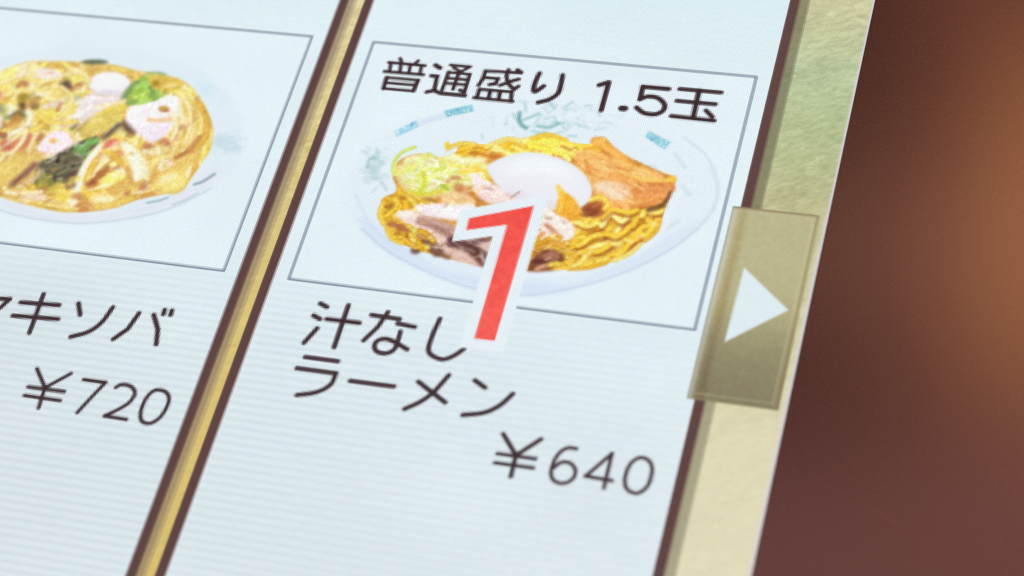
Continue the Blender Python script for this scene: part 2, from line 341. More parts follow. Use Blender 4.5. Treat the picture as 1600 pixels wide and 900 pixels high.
for x, y, rx, ry in ((712, 278, 9, 4), (726, 300, 12, 9), (715, 292, 8, 6), (700, 283, 5, 3), (740, 312, 12, 6)): oval(x, y, rx, ry, (196, 128, 72), K + 'noodles', soft=.8, alpha=.75)
# chicken slices at the left and below the egg
CH = K + 'chicken_slice'
def slab(pts, c, c2=None, **k): blob(pts, c, CH, soft=k.pop('soft', .6), colour2=c2, mottle=9, **k)
slab([(737, 271), (760, 282), (800, 302), (824, 312), (815, 322), (785, 322), (760, 316), (742, 300)], (238, 226, 228), (228, 200, 192))
oval(800, 306, 10, 3, (206, 160, 146), CH, rot=.4, soft=.8, alpha=.7)
slab([(648, 322), (680, 318), (715, 318), (740, 318), (742, 335), (720, 345), (690, 342), (660, 336)], (238, 232, 236), (228, 214, 214))
slab([(690, 306), (716, 300), (735, 306), (742, 318), (700, 322)], (238, 212, 168), alpha=.7)
slab([(618, 334), (640, 328), (668, 340), (705, 360), (722, 378), (716, 398), (690, 388), (660, 366), (632, 348)], (236, 220, 212), (212, 176, 166), axis=(.4, 1))
slab([(652, 340), (668, 338), (710, 352), (748, 372), (750, 382), (712, 378), (680, 360)], (196, 158, 146), (184, 142, 134), alpha=.9)
slab([(672, 378), (690, 370), (722, 384), (762, 408), (764, 420), (728, 410), (700, 402)], (220, 188, 176), (206, 172, 158))
slab([(722, 372), (745, 372), (775, 384), (775, 420), (760, 412), (742, 396)], (216, 190, 182), (196, 158, 146))
for pts, c, r in (([(655, 346), (690, 358), (708, 372)], (156, 112, 102), .5), ([(706, 378), (728, 384), (752, 400), (764, 412)], (82, 50, 50), .85), ([(712, 379), (740, 378), (768, 372)], (104, 70, 70), .5),
                  ([(650, 390), (668, 380), (684, 394)], (100, 66, 52), .75), ([(672, 384), (686, 396), (700, 402)], (130, 92, 74), .35), ([(612, 350), (632, 356), (654, 370)], (176, 112, 82), .45), ([(720, 340), (750, 358)], (222, 206, 206), .3), ([(738, 396), (752, 412)], (116, 76, 66), .3)):
    stroke(pts, r, c, CH, soft=.6, alpha=.85)
for i in range(46):
    x, y = random.uniform(640, 760), random.uniform(340, 412)
    stroke([(x, y), (x + random.uniform(10, 26), y + random.uniform(5, 13))], .1, random.choice([(240, 222, 218), (184, 144, 134), (228, 204, 198)]), CH, soft=.3, alpha=.4, clip=True)
strands(16, (600, 356, 670, 392), .6, 26, .4, ycols, dk, K + 'noodles', .3, .8)
# egg with running yolk
EG = K + 'egg'
blob([(762, 262), (772, 252), (798, 242), (825, 238), (856, 242), (886, 252), (908, 267), (922, 286), (925, 302), (918, 316), (906, 324), (880, 330), (846, 322), (808, 310), (782, 294), (768, 278)], (240, 245, 250), EG, soft=.5, colour2=(233, 231, 239), axis=(-.15, 1), edge=((231, 235, 244), 1.6))
blob([(792, 262), (820, 250), (860, 252), (890, 268), (880, 276), (840, 268), (805, 274)], (242, 247, 251), EG, soft=1.6, alpha=.8); stroke([(800, 302), (840, 316), (868, 322)], .5, (222, 214, 222), EG, soft=1.2, alpha=.5)
blob([(870, 289), (882, 299), (898, 311), (905, 324), (906, 340), (893, 346), (880, 342), (870, 334), (868, 324), (873, 306)], (238, 180, 56), K + 'egg_yolk', soft=.5, colour2=(226, 160, 58), axis=(0, 1), mottle=12)
stroke([(872, 292), (878, 312), (874, 330)], .3, (246, 204, 86), K + 'egg_yolk', soft=.5, alpha=.7)
# chicken and dark meat right of the numeral
slab([(838, 325), (852, 322), (872, 336), (888, 344), (898, 358), (894, 372), (874, 378), (852, 380), (834, 382)], (236, 226, 222), (232, 214, 206))
slab([(840, 352), (860, 350), (880, 372), (850, 390), (834, 388)], (230, 212, 196), alpha=.7)
stroke([(854, 352), (864, 360), (873, 371)], .3, (190, 124, 88), CH, soft=.4, alpha=.85); stroke([(840, 333), (852, 338)], .3, (212, 190, 180), CH, soft=.5, alpha=.7)
strands(26, (834, 374, 884, 398), -.1, 30, .4, ocols + ycols, dk, K + 'noodles', .3, .6)
blob([(826, 416), (838, 396), (858, 388), (878, 396), (884, 412), (866, 422), (830, 424)], (134, 80, 58), CH, soft=.9, mottle=30)
oval(862, 400, 14, 7, (176, 124, 104), CH, soft=.9, alpha=.75); oval(842, 409, 12, 4, (84, 48, 42), CH, soft=.7, alpha=.85); stroke([(838, 420), (856, 414), (872, 418)], .3, (230, 190, 150), CH, soft=.4, alpha=.7)
strands(14, (870, 402, 920, 420), -.25, 30, .42, ycols, dk, K + 'noodles', .3, .6)
CLIP = None

# ================================================================= picture of the fried noodles (left card)
K = C2 + '|'
B2 = [(-110, 190), (-100, 250), (-60, 300), (0, 328), (45, 340), (87, 346), (128, 349), (178, 345), (230, 336), (280, 320), (330, 294), (368, 262), (382, 225), (376, 180), (350, 138), (300, 105), (230, 85), (150, 76), (60, 78), (-20, 98), (-80, 135)]
blob(B2, (222, 236, 244), K + 'bowl', soft=1.8, alpha=.6, colour2=(224, 232, 243))
blob([(0, 310), (60, 332), (120, 338), (190, 330), (250, 312), (300, 290), (330, 262), (345, 270), (300, 306), (240, 328), (170, 342), (110, 346), (40, 336)], (226, 230, 240), K + 'bowl', soft=1.4, alpha=.8)
stroke(B2[2:11], .14, (186, 198, 208), None, soft=.4, alpha=.6)
for pts, r, c in (([(230, 317), (246, 314), (262, 309)], .16, (140, 176, 180)), ([(304, 288), (318, 283), (335, 272)], .22, (132, 158, 170)), ([(270, 320), (290, 312), (308, 302)], .14, (178, 200, 210))):
    stroke(pts, r, c, K + 'rim_pattern', soft=.35, alpha=.85)
for _ in range(90):
    x, y = random.gauss(352, 12), random.gauss(224, 8); a = random.uniform(0, 6.3)
    stroke([(x, y), (x + 8 * math.cos(a), y + 8 * math.sin(a))], .25, jit((196, 220, 230), 9), K + 'rim_pattern', soft=.6, alpha=.24)
for _ in range(40):
    x, y = random.gauss(318, 16), random.gauss(140, 12); a = random.uniform(0, 6.3)
    stroke([(x, y), (x + 9 * math.cos(a), y + 9 * math.sin(a))], .4, (200, 230, 240), K + 'rim_pattern', soft=.8, alpha=.10)
F2 = [(-88, 200), (-60, 150), (-20, 122), (25, 102), (55, 96), (95, 96), (130, 97), (175, 101), (212, 110), (240, 115), (285, 127), (307, 147), (324, 177), (332, 205), (326, 236), (314, 254), (302, 272), (286, 291), (257, 302), (212, 312), (175, 325), (112, 331), (50, 321), (0, 306), (-50, 282), (-80, 245)]
CLIP = mask(F2, .5)
blob(F2, (218, 180, 92), K + 'noodles', soft=.9, mottle=30)
c1 = [(240, 226, 146), (238, 216, 108), (242, 234, 188), (232, 200, 84), (242, 230, 124)]
c2 = [(222, 182, 80), (230, 194, 76), (206, 150, 72)]
strands(120, (-80, 96, 330, 330), lambda x, y: math.atan2((x - 120) * .42, -(y - 212)) + math.pi if False else math.atan2((x - 120) * .5, -(y - 212) * 1.2), 60, .5, c1 + c2, (.92, .87, .74), K + 'noodles', .35, .7)
strands(95, (-60, 98, 150, 200), lambda x, y: -.5 + (x - 60) * .006, 52, .45, c1, (.94, .9, .78), K + 'noodles', .4, .8)
strands(75, (262, 140, 332, 270), lambda x, y: 1.25 + (y - 200) * .012, 60, .42, c1 + c2[:1], (.9, .84, .7), K + 'noodles', .2, .5)
strands(70, (20, 285, 290, 330), lambda x, y: .15 - (x - 120) * .003, 42, .45, c1 + c2, (.92, .87, .74), K + 'noodles', .4, .7)
for pts, c in (([(275, 158), (284, 180), (282, 205), (270, 225)], (240, 226, 170)), ([(290, 158), (302, 185), (300, 212), (286, 238)], (236, 214, 140)), ([(300, 150), (318, 178), (320, 205), (306, 236)], (232, 200, 100)), ([(308, 170), (324, 190), (322, 214)], (222, 174, 62)),
               ([(262, 228), (266, 244), (262, 256)], (240, 232, 180)), ([(-10, 190), (25, 175), (48, 182), (40, 205), (15, 235), (-12, 248)], (232, 226, 176)), ([(45, 185), (30, 210), (0, 232)], (236, 220, 160)), ([(10, 300), (50, 308), (90, 318), (120, 324)], (232, 208, 150)),
               ([(60, 110), (100, 118), (130, 108)], (230, 212, 146)), ([(20, 128), (60, 118), (95, 124), (108, 140)], (232, 214, 120)), ([(0, 310), (40, 314), (90, 322)], (224, 190, 90)), ([(48, 215), (55, 235), (42, 262)], (222, 186, 110))):
    stroke(pts, .5, c, K + 'noodles', edge=[c[0] * .88, c[1] * .82, c[2] * .66], soft=.3, clip=True, alpha=.92)
blob([(28, 125), (60, 118), (95, 122), (110, 140), (102, 165), (75, 176), (55, 168), (36, 150)], (226, 208, 110), K + 'noodles', soft=2.0, alpha=.55)
blob([(-30, 240), (10, 240), (55, 245), (62, 262), (30, 285), (0, 292), (-30, 285)], (222, 194, 100), K + 'cabbage', soft=1.0, alpha=.85, mottle=16)
blob([(270, 226), (310, 225), (318, 240), (300, 262), (262, 270), (240, 262), (250, 245)], (218, 180, 90), K + 'noodles', soft=1.4, alpha=.6, mottle=20)
for x, y, rx, ry, ro in ((-6, 172, 12, 6, -.4), (14, 184, 10, 5, .2), (-24, 160, 12, 5, -.5), (66, 268, 8, 5, -.8), (76, 284, 10, 5, -.3)):
    oval(x, y, rx, ry, (124, 132, 84), K + 'cabbage', rot=ro, soft=1.0, alpha=.75)
HM = K + 'ham_slice'
def ham(pts, c=(234, 222, 232), **k): blob(pts, c, HM, soft=k.pop('soft', .8), mottle=12, **k)
ham([(45, 118), (62, 106), (88, 110), (96, 120), (75, 124)], (234, 224, 226), alpha=.85); oval(78, 114, 7, 3, (222, 184, 150), HM, soft=.7, alpha=.7)
ham([(132, 152), (158, 140), (192, 142), (196, 150), (170, 166), (150, 182), (125, 194), (92, 200), (86, 190), (110, 182)], (222, 206, 214), colour2=(222, 220, 214), axis=(-1, .4))
stroke([(134, 156), (158, 146), (190, 145)], .25, (196, 164, 150), HM, soft=.4, alpha=.7); stroke([(196, 152), (172, 168), (150, 184), (126, 196)], .22, (200, 160, 110), HM, soft=.4, alpha=.8)
stroke([(95, 196), (125, 190), (150, 175)], .3, (214, 190, 160), HM, soft=.6, alpha=.5)
ham([(196, 188), (200, 170), (216, 160), (250, 150), (276, 150), (278, 172), (270, 198), (256, 214), (236, 223), (220, 214), (205, 202)], (238, 234, 240), colour2=(230, 216, 226), axis=(.2, 1))
oval(256, 170, 9, 5, (196, 150, 62), HM, soft=.6); oval(258, 173, 7, 2.5, (158, 96, 62), HM, soft=.5, alpha=.8)
stroke([(232, 187), (250, 188), (272, 186)], .35, (226, 182, 128), HM, soft=.6); stroke([(236, 180), (252, 178), (274, 178)], .22, (240, 226, 214), HM, soft=.4)
ham([(58, 232), (68, 216), (86, 204), (104, 206), (114, 222), (104, 236), (82, 242), (64, 240)], (238, 220, 226)); oval(83, 220, 6, 4, (222, 176, 84), HM, soft=.6)
stroke([(66, 240), (90, 242), (108, 235)], .25, (214, 146, 112), HM, soft=.5, alpha=.8)
ham([(40, 306), (62, 302), (72, 310), (52, 314)], (232, 206, 196), alpha=.8)
for pts, c, r in (([(222, 206), (240, 208), (262, 200)], (222, 204, 216), .3), ([(204, 180), (214, 190), (228, 192)], (242, 240, 244), .35), ([(262, 160), (272, 166), (276, 180)], (244, 238, 232), .4),
                  ([(206, 196), (222, 204), (234, 214)], (238, 228, 236), .3), ([(120, 160), (146, 152), (176, 152)], (240, 232, 236), .4), ([(110, 182), (126, 176), (140, 168)], (242, 236, 228), .3)):
    stroke(pts, r, c, HM, soft=.5, alpha=.8)
QE = K + 'quail_egg'
oval(171, 132, 34, 20, (214, 196, 160), None, soft=.8); oval(171, 131, 32, 18, (236, 240, 247), QE, soft=.7, colour2=(222, 218, 228)); oval(174, 145, 20, 4, (206, 200, 206), QE, soft=.9, alpha=.8)
GR = K + 'cabbage'
blob([(194, 158), (200, 140), (218, 122), (236, 114), (256, 118), (262, 138), (252, 153), (222, 162), (204, 164)], (172, 208, 88), GR, soft=.7, mottle=42)
strands_clip = CLIP; CLIP = mask([(194, 158), (200, 140), (218, 122), (236, 114), (256, 118), (262, 138), (252, 153), (222, 162), (204, 164)], .6)
strands(60, (194, 114, 262, 164), -.6, 16, .4, [(192, 222, 98), (162, 200, 82), (210, 228, 122), (122, 156, 76), (180, 214, 88)], (.8, .88, .7), GR, .8, 1.0)
CLIP = strands_clip
stroke([(194, 152), (200, 142), (214, 128)], .5, (104, 136, 82), GR, soft=.8, alpha=.85); stroke([(200, 162), (212, 158)], .4, (112, 152, 80), GR, soft=.6, alpha=.8); stroke([(231, 115), (248, 114), (258, 117)], .25, (140, 156, 120), GR, soft=.6, alpha=.8)
blob([(232, 118), (258, 118), (284, 126), (286, 134), (270, 142), (240, 138)], (216, 184, 74), K + 'noodles', soft=.8, mottle=16); oval(243, 130, 6, 5, (146, 108, 20), K + 'noodles', soft=.8, alpha=.8); oval(258, 143, 4, 5, (168, 142, 40), K + 'noodles', soft=.6, alpha=.8)
blob([(118, 206), (150, 178), (172, 166), (194, 160), (195, 180), (172, 196), (140, 210), (124, 214)], (226, 204, 90), K + 'noodles', soft=.8, mottle=14, colour2=(206, 180, 84))
stroke([(150, 168), (175, 162), (194, 158)], .4, (238, 222, 180), K + 'noodles', soft=.6, alpha=.8); stroke([(140, 186), (128, 198), (118, 207)], .25, (160, 140, 70), K + 'noodles', soft=.5, alpha=.7)
SW = K + 'seaweed'
oval(148, 97, 20, 4, (82, 98, 70), SW, soft=.9, alpha=.9)
stroke([(164, 214), (178, 202), (190, 194), (200, 201), (206, 208)], .52, (84, 64, 54), SW, soft=.9, alpha=.9)
blob([(62, 256), (82, 246), (112, 228), (135, 218), (150, 214), (154, 222), (140, 244), (128, 268), (118, 282), (92, 286), (68, 294), (54, 284)], (104, 94, 70), SW, soft=.9, mottle=34)
CLIP = mask([(62, 256), (82, 246), (112, 228), (135, 218), (150, 214), (154, 222), (140, 244), (128, 268), (118, 282), (92, 286), (68, 294), (54, 284)], .6)
strands(90, (55, 215, 155, 292), -.7, 18, .30, [(112, 104, 82), (82, 72, 58), (96, 98, 70), (126, 120, 94), (70, 60, 52)], (.85, .85, .8), SW, .5, .8)
strands(20, (118, 212, 156, 244), -.7, 14, .32, [(116, 168, 84), (140, 190, 104), (104, 140, 76)], (.85, .9, .8), SW, .5, .8)
strands(16, (50, 268, 84, 296), -.9, 14, .34, [(150, 142, 62), (120, 120, 50), (164, 150, 70)], (.85, .88, .7), SW, .5, .8)
CLIP = strands_clip
for pts, r, c in (([(20, 288), (36, 274), (54, 258)], .6, (122, 70, 68)), ([(108, 288), (110, 278), (118, 270)], .55, (92, 58, 56)), ([(32, 292), (54, 278), (64, 268)], .35, (222, 190, 160)), ([(62, 292), (80, 296), (92, 286)], .5, (176, 152, 50)),
                  ([(34, 162), (38, 168)], .6, (72, 46, 34)), ([(102, 130), (106, 138)], .75, (96, 78, 60)), ([(20, 178), (36, 182)], .55, (120, 104, 62)), ([(110, 152), (120, 154)], .6, (172, 186, 160)), ([(34, 150), (40, 154)], .7, (176, 150, 40)), ([(-4, 148), (6, 150)], .6, (214, 120, 100)), ([(-8, 165), (4, 172)], .7, (150, 150, 110))):
    stroke(pts, r, c, SW if sum(c) < 330 else K + 'noodles', soft=.9, alpha=.85)
for pts, c in (([(2, 234), (20, 222), (48, 208), (46, 226), (24, 238)], (204, 112, 82)), ([(158, 226), (184, 214), (186, 226), (166, 232)], (216, 108, 84))): blob(pts, c, K + 'red_pepper', soft=.9, mottle=14)
SP = K + 'bean_sprout'
stroke([(158, 226), (141, 248), (127, 276), (112, 322)], .78, (240, 236, 218), SP, edge=(228, 214, 158), soft=.5, taper=True); stroke([(182, 226), (160, 250)], .6, (234, 226, 180), SP, soft=.7, alpha=.7)
blob([(186, 220), (204, 222), (222, 236), (236, 262), (232, 286), (214, 296), (204, 284), (200, 262), (190, 240)], (238, 234, 204), SP, soft=.6, colour2=(228, 222, 178), edge=((222, 188, 100), .8))
stroke([(196, 226), (210, 250), (216, 280)], .5, (244, 240, 214), SP, soft=.7, alpha=.8); stroke([(199, 262), (206, 284), (208, 300)], .3, (206, 150, 74), K + 'noodles', soft=.5, alpha=.8)
blob([(238, 292), (248, 276), (270, 264), (288, 270), (293, 286), (282, 300), (262, 303)], (232, 214, 124), SP, soft=.7, edge=((224, 192, 92), 1.0)); oval(262, 278, 14, 6, (236, 220, 168), SP, rot=-.4, soft=.9, alpha=.8)
blob([(160, 286), (166, 270), (190, 268), (196, 276), (184, 284)], (238, 228, 110), SP, soft=.9); oval(182, 274, 9, 4, (244, 240, 180), SP, soft=.7, alpha=.8)
oval(162, 312, 22, 10, (236, 226, 176), SP, soft=.9, edge=((230, 208, 120), .9)); oval(98, 302, 14, 14, (228, 202, 74), SP, rot=.3, soft=1.2, alpha=.7)
for x, y, r, c in ((103, 134, 8, (84, 66, 52)), (54, 166, 7, (66, 44, 34)), (28, 180, 10, (104, 92, 58)), (36, 152, 7, (150, 128, 36)), (8, 224, 9, (188, 96, 70)), (62, 214, 6, (172, 104, 66)), (26, 186, 9, (190, 130, 62)), (0, 196, 10, (150, 96, 56)), (119, 196, 4, (120, 104, 66)), (113, 201, 4, (96, 88, 52)), (282, 200, 6, (186, 130, 90)), (296, 196, 5, (176, 118, 84)), (306, 156, 5, (206, 160, 140)), (228, 228, 6, (190, 110, 80)), (262, 224, 6, (176, 90, 64)), (110, 290, 8, (92, 56, 54)), (118, 306, 7, (196, 130, 64)), (143, 286, 10, (150, 62, 42)), (158, 272, 8, (158, 88, 50)), (156, 273, 6, (164, 92, 52)), (224, 292, 8, (188, 116, 74)), (200, 302, 7, (186, 108, 66)), (129, 322, 12, (204, 126, 70)), (126, 308, 6, (176, 106, 50)), (234, 228, 5, (190, 112, 84)), (256, 220, 6, (186, 100, 72)), (205, 240, 3, (196, 150, 60)), (66, 298, 8, (170, 110, 60)), (300, 236, 6, (196, 126, 66)), (188, 240, 6, (222, 150, 90))):
    oval(x, y, r, r * .7, c, K + 'noodles', soft=.9, alpha=.85, rot=-.4)
for pts, c, r in (([(-20, 220), (20, 208), (46, 190), (44, 172)], (236, 232, 206), .5), ([(40, 200), (34, 222), (8, 246), (-20, 258)], (240, 230, 178), .45), ([(60, 180), (84, 192), (118, 190)], (232, 204, 90), .5), ([(70, 150), (90, 160), (100, 172)], (242, 232, 160), .45),
                  ([(96, 136), (112, 150), (108, 170), (92, 184)], (236, 222, 140), .4), ([(0, 130), (30, 118), (56, 116)], (242, 224, 156), .45), ([(108, 106), (130, 114), (140, 128)], (238, 222, 160), .4), ([(176, 106), (200, 112), (214, 122)], (232, 206, 100), .5),
                  ([(44, 240), (50, 222), (58, 208)], (242, 226, 170), .35), ([(10, 300), (30, 302), (64, 300)], (240, 226, 180), .45), ([(60, 316), (90, 322), (120, 326)], (238, 214, 130), .4), ([(150, 322), (180, 318), (215, 308)], (232, 196, 90), .45),
                  ([(246, 232), (254, 248), (250, 262)], (240, 232, 190), .45), ([(268, 176), (276, 196), (268, 220)], (242, 232, 190), .42), ([(284, 150), (296, 168), (298, 196), (288, 224)], (240, 226, 160), .42), ([(296, 148), (312, 172), (314, 200), (300, 230)], (242, 224, 140), .4), ([(306, 158), (322, 184), (322, 208), (312, 230)], (220, 176, 70), .4),
                  ([(290, 238), (300, 230), (312, 214)], (190, 128, 66), .4), ([(276, 246), (288, 240)], (180, 116, 66), .35), ([(150, 250), (142, 264), (136, 280)], (230, 190, 70), .6), ([(168, 262), (160, 272), (148, 280)], (170, 100, 52), .4), ([(170, 238), (182, 246), (190, 258)], (226, 178, 60), .5), ([(178, 296), (200, 294), (222, 284)], (222, 178, 84), .5),
                  ([(-10, 210), (6, 212)], (160, 96, 60), .6), ([(12, 196), (28, 190)], (206, 150, 74), .5), ([(64, 194), (74, 200)], (196, 160, 60), .5), ([(72, 188), (60, 200), (50, 204)], (238, 214, 90), .5)):
    stroke(pts, r, c, K + 'noodles', edge=[c[0] * .9, c[1] * .84, c[2] * .72], soft=.3, clip=True, alpha=.9)
for _ in range(120):
    x, y = random.uniform(-70, 325), random.uniform(104, 326)
    a = random.gauss(-.5 if x < 220 else -1.1, .45); L = random.uniform(8, 24)
    stroke([(x, y), (x + L * .5 * math.cos(a), y + L * .5 * math.sin(a) - 1), (x + L * math.cos(a), y + L * math.sin(a))], random.uniform(.14, .3), random.choice([(182, 122, 54), (196, 134, 58), (162, 106, 54), (204, 146, 66)]), None, soft=.4, alpha=random.uniform(.25, .6), clip=True, taper=True) if NAMES[IDS[min(GH - 1, max(0, int((to_mm([(x, y)])[0, 1] - YY[0]) / CELL))), min(GW - 1, max(0, int((to_mm([(x, y)])[0, 0] - XX[0]) / CELL)))]].endswith('noodles') else None
r2 = random.Random(5)
for _ in range(120):
    x, y = r2.uniform(-80, 330), r2.uniform(98, 330)
    j, i = int((to_mm([(x, y)])[0, 0] - XX[0]) / CELL), int((to_mm([(x, y)])[0, 1] - YY[0]) / CELL)
    if not (0 <= i < GH and 0 <= j < GW) or not NAMES[IDS[i, j]].endswith('noodles'): continue
    c = r2.choice([(238, 232, 214), (236, 224, 190), (240, 228, 150), (186, 120, 70), (176, 100, 62), (240, 214, 90), (232, 214, 206), (150, 124, 70), (214, 160, 80), (242, 238, 226)])
    a = r2.gauss(-.6, .7); L = r2.uniform(5, 18); k = r2.gauss(0, .5)
    if x > 262: continue
    stroke([(x, y), (x + L * .5 * math.cos(a), y + L * .5 * math.sin(a)), (x + L * math.cos(a + k), y + L * math.sin(a + k))], r2.uniform(.25, .6), c, None, soft=.5, alpha=r2.uniform(.5, .9), clip=True, edge=[v * .92 for v in c])
CLIP = None

# tonal finish of the two food photographs: overexposed, fine grained, small glints and gaps
def box_blur(a, k):
    for ax in (0, 1):
        p = np.pad(a, [(k, k) if q == ax else (0, 0) for q in range(3)], 'edge'); c = np.cumsum(p, ax); z = np.zeros_like(np.take(c, [0], ax)); c = np.concatenate([z, c], ax)
        m_ = a.shape[ax]; a = (np.take(c, range(2 * k + 1, 2 * k + 1 + m_), ax) - np.take(c, range(m_), ax)) / (2 * k + 1)
    return a
def finish(poly, seed, lift, n, gl, soft=.4, blur=(1, .5), sat=.08, con=1.3):
    m = mask(poly, soft); win = window(spline(to_mm(poly), True), .2); a, b, c, d = win
    global CLIP
    keep = CLIP; CLIP = m
    P = spline(to_mm(poly), True); lo, hi = P.min(0), P.max(0)
    r = random.Random(seed)
    for _ in range(n):
        x, y = r.uniform(lo[0], hi[0]), r.uniform(lo[1], hi[1]); an = r.gauss(-.3, .6); L = r.uniform(.3, 1.5)
        j, i = int((x - XX[0]) / CELL), int((y - YY[0]) / CELL)
        if not (0 <= i < GH and 0 <= j < GW) or m[i, j] < .5: continue
        base = IMG[i, j].copy(); name = NAMES[IDS[i, j]]
        if not name.endswith(('noodles', 'chicken_slice', 'seaweed')): continue
        k = r.random()
        col = base * .35 + np.array(gl) * .65 if k < .5 else base * np.array((.74, .64, .52)) if k < .78 else base * .6 + np.array((240, 190, 60)) * .4
        stroke([(x, y), (x + L * math.cos(an), y + L * math.sin(an))], r.uniform(.12, .26), col, None, soft=.25, alpha=r.uniform(.3, .7), smooth=False, mm=True, clip=True)
    CLIP = keep
    A = IMG[c:d, a:b].copy(); Q = box_blur(box_blur(A, blur[0]), blur[0]); A = A * (1 - blur[1]) + Q * blur[1]; Xf, Yf = grid(win); mm_ = m[c:d, a:b, None]
    L = A.mean(-1, keepdims=True)
    B = A + (lattice(Xf * 1.7, Yf * 1.7, seed + 1) * 12 + lattice(Xf * 3.3, Yf * 3.3, seed + 2) * 9)[..., None] * np.array([.8, 1.0, 1.1])
    B = 255 - (255 - B) * lift; B = B + (B - B.mean(-1, keepdims=True)) * sat
    B = 172 + (B - 172) * con
    mm_ = mm_ * np.where(IDS[c:d, a:b, None] == NAMES.index(C1 + '|egg'), .12, 1.0); IMG[c:d, a:b] = IMG[c:d, a:b] * (1 - mm_) + np.clip(B, 20, 246) * mm_
finish(FOOD, 61, .90, 200, (252, 240, 214), .6, (1, .3), -.07, 1.26)
finish(F2, 71, .84, 120, (246, 240, 224), 1.1, (1, .5), -.06, 1.2)

# ================================================================= lettering
INK = (56, 40, 44)
BOLD = 1.0
def write(strokes, key, ox, oy, s, r, ink=None, alpha=1.0):
    for q in strokes:
        q = list(q); cl = q[-1] == 'o'; pts = [(ox + x / s, oy + y / s) for x, y in (q[:-1] if cl else q) if True]
        stroke(pts, r * BOLD * 1.04, ink or INK, key, soft=.2, smooth=len(pts) > 3, closed=cl, alpha=alpha)
BOLD = 1.3
T = C1 + '|size_text'
write([[(452, 112), (474, 165)], [(735, 150), (685, 195)], [(275, 175), (840, 226)], [(310, 180), (285, 312)], [(468, 195), (445, 322)], [(612, 205), (590, 338)], [(790, 228), (760, 352)], [(205, 316), (815, 370)]], T, 580, 80, 10, .2)
write([[(240, 412), (732, 455)], [(215, 492), (690, 528)], [(190, 582), (655, 620)]], T, 580, 80, 10, .19)
write([[(242, 412), (190, 582)], [(732, 455), (660, 620)]], T, 580, 80, 10, .24)
write([[(1005, 218), (1075, 262)]], T, 580, 80, 10, .27)
write([[(940, 383), (1035, 392)], [(1030, 392), (985, 612)], [(985, 612), (865, 638)], [(985, 612), (1080, 655), (1250, 672), (1465, 695)]], T, 580, 80, 10, .24)
write([[(1240, 215), (1550, 243)], [(1535, 250), (1405, 318)], [(1285, 255), (1385, 312)], [(1210, 328), (1540, 362)], [(1190, 418), (1515, 446)], [(1165, 500), (1490, 528)]], T, 580, 80, 10, .185)
write([[(1210, 328), (1108, 605)], [(1540, 362), (1455, 640)], [(1455, 640), (1385, 608)], [(1370, 340), (1280, 592)]], T, 580, 80, 10, .22)
write([[(285, 208), (845, 240)], [(275, 312), (485, 328)], [(190, 497), (700, 536)], [(105, 627), (712, 686)]], T, 730, 90, 10, .2)
write([[(285, 210), (250, 322)], [(250, 322), (178, 432)], [(485, 328), (440, 408)], [(440, 408), (350, 420)], [(190, 497), (150, 625)], [(360, 512), (335, 640)], [(515, 525), (490, 652)], [(695, 536), (682, 680)],
       [(645, 192), (615, 300), (660, 425), (735, 495)], [(735, 495), (800, 448)], [(805, 338), (690, 368), (600, 402), (515, 432)], [(785, 192), (845, 232)]], T, 730, 90, 10, .23)
write([[(1130, 245), (1065, 380), (1035, 500), (1065, 530), (1125, 495), (1195, 445)], [(1490, 275), (1465, 420), (1420, 555), (1290, 650), (1110, 700)]], T, 730, 90, 10, .27)
write([[(385, 292), (440, 275)], [(445, 275), (398, 448)]], T, 840, 60, 4, .28)
write([[(525, 437), (545, 438)]], T, 840, 60, 4, .36)
write([[(820, 316), (658, 302)], [(658, 302), (640, 380)], [(640, 380), (690, 363), (750, 372), (792, 410), (785, 450), (735, 474), (665, 466), (618, 432)]], T, 840, 60, 4, .27)
write([[(888, 316), (1148, 338)], [(870, 390), (1112, 411)], [(835, 485), (1103, 514)], [(1052, 450), (1092, 490)]], T, 840, 60, 4, .25)
write([[(1010, 325), (972, 495)]], T, 840, 60, 4, .28)
BOLD = 1.24; INK = (62, 46, 51)
T = C1 + '|dish_name'
write([[(505, 142), (608, 198)], [(400, 330), (500, 385)], [(455, 530), (250, 755)], [(605, 385), (1115, 445)], [(945, 170), (722, 825)]], T, 450, 460, 10, .27)
write([[(562, 208), (738, 235)], [(665, 190), (600, 285), (512, 368)], [(725, 262), (832, 284)], [(742, 312), (720, 395), (690, 435), (640, 449), (592, 434), (580, 398), (602, 368), (650, 358), (705, 377), (785, 424)],
       [(990, 232), (945, 330), (918, 415), (935, 458), (1005, 486), (1075, 464), (1140, 420)]], T, 440, 440, 4, .26)
write([[(147, 472), (352, 498)], [(95, 541), (340, 573)], [(340, 573), (305, 645), (215, 692), (95, 709)], [(428, 621), (702, 655)], [(1045, 585), (950, 690), (865, 752), (768, 796)], [(855, 626), (1022, 755)],
       [(1208, 617), (1272, 663)], [(1445, 702), (1362, 775), (1262, 820), (1132, 834)]], T, 440, 440, 4, .26)
T = C1 + '|price'
write([[(345, 152), (425, 285)], [(582, 185), (425, 285)], [(425, 285), (392, 418)]], T, 700, 640, 4, .24)
write([[(308, 275), (548, 307)], [(292, 332), (533, 364)]], T, 700, 640, 4, .2)
write([[(803, 245), (742, 241), (682, 288), (645, 378), (658, 440), (720, 461), (780, 432), (796, 378), (765, 336), (708, 330), (655, 368)], [(975, 490), (1025, 275)], [(1025, 275), (860, 416)], [(860, 416), (1025, 445)],
       [(1200, 300), (1258, 322), (1276, 385), (1247, 478), (1182, 523), (1118, 496), (1106, 430), (1138, 342), 'o']], T, 700, 640, 4, .195, (66, 48, 54))
T = C2 + '|dish_name'
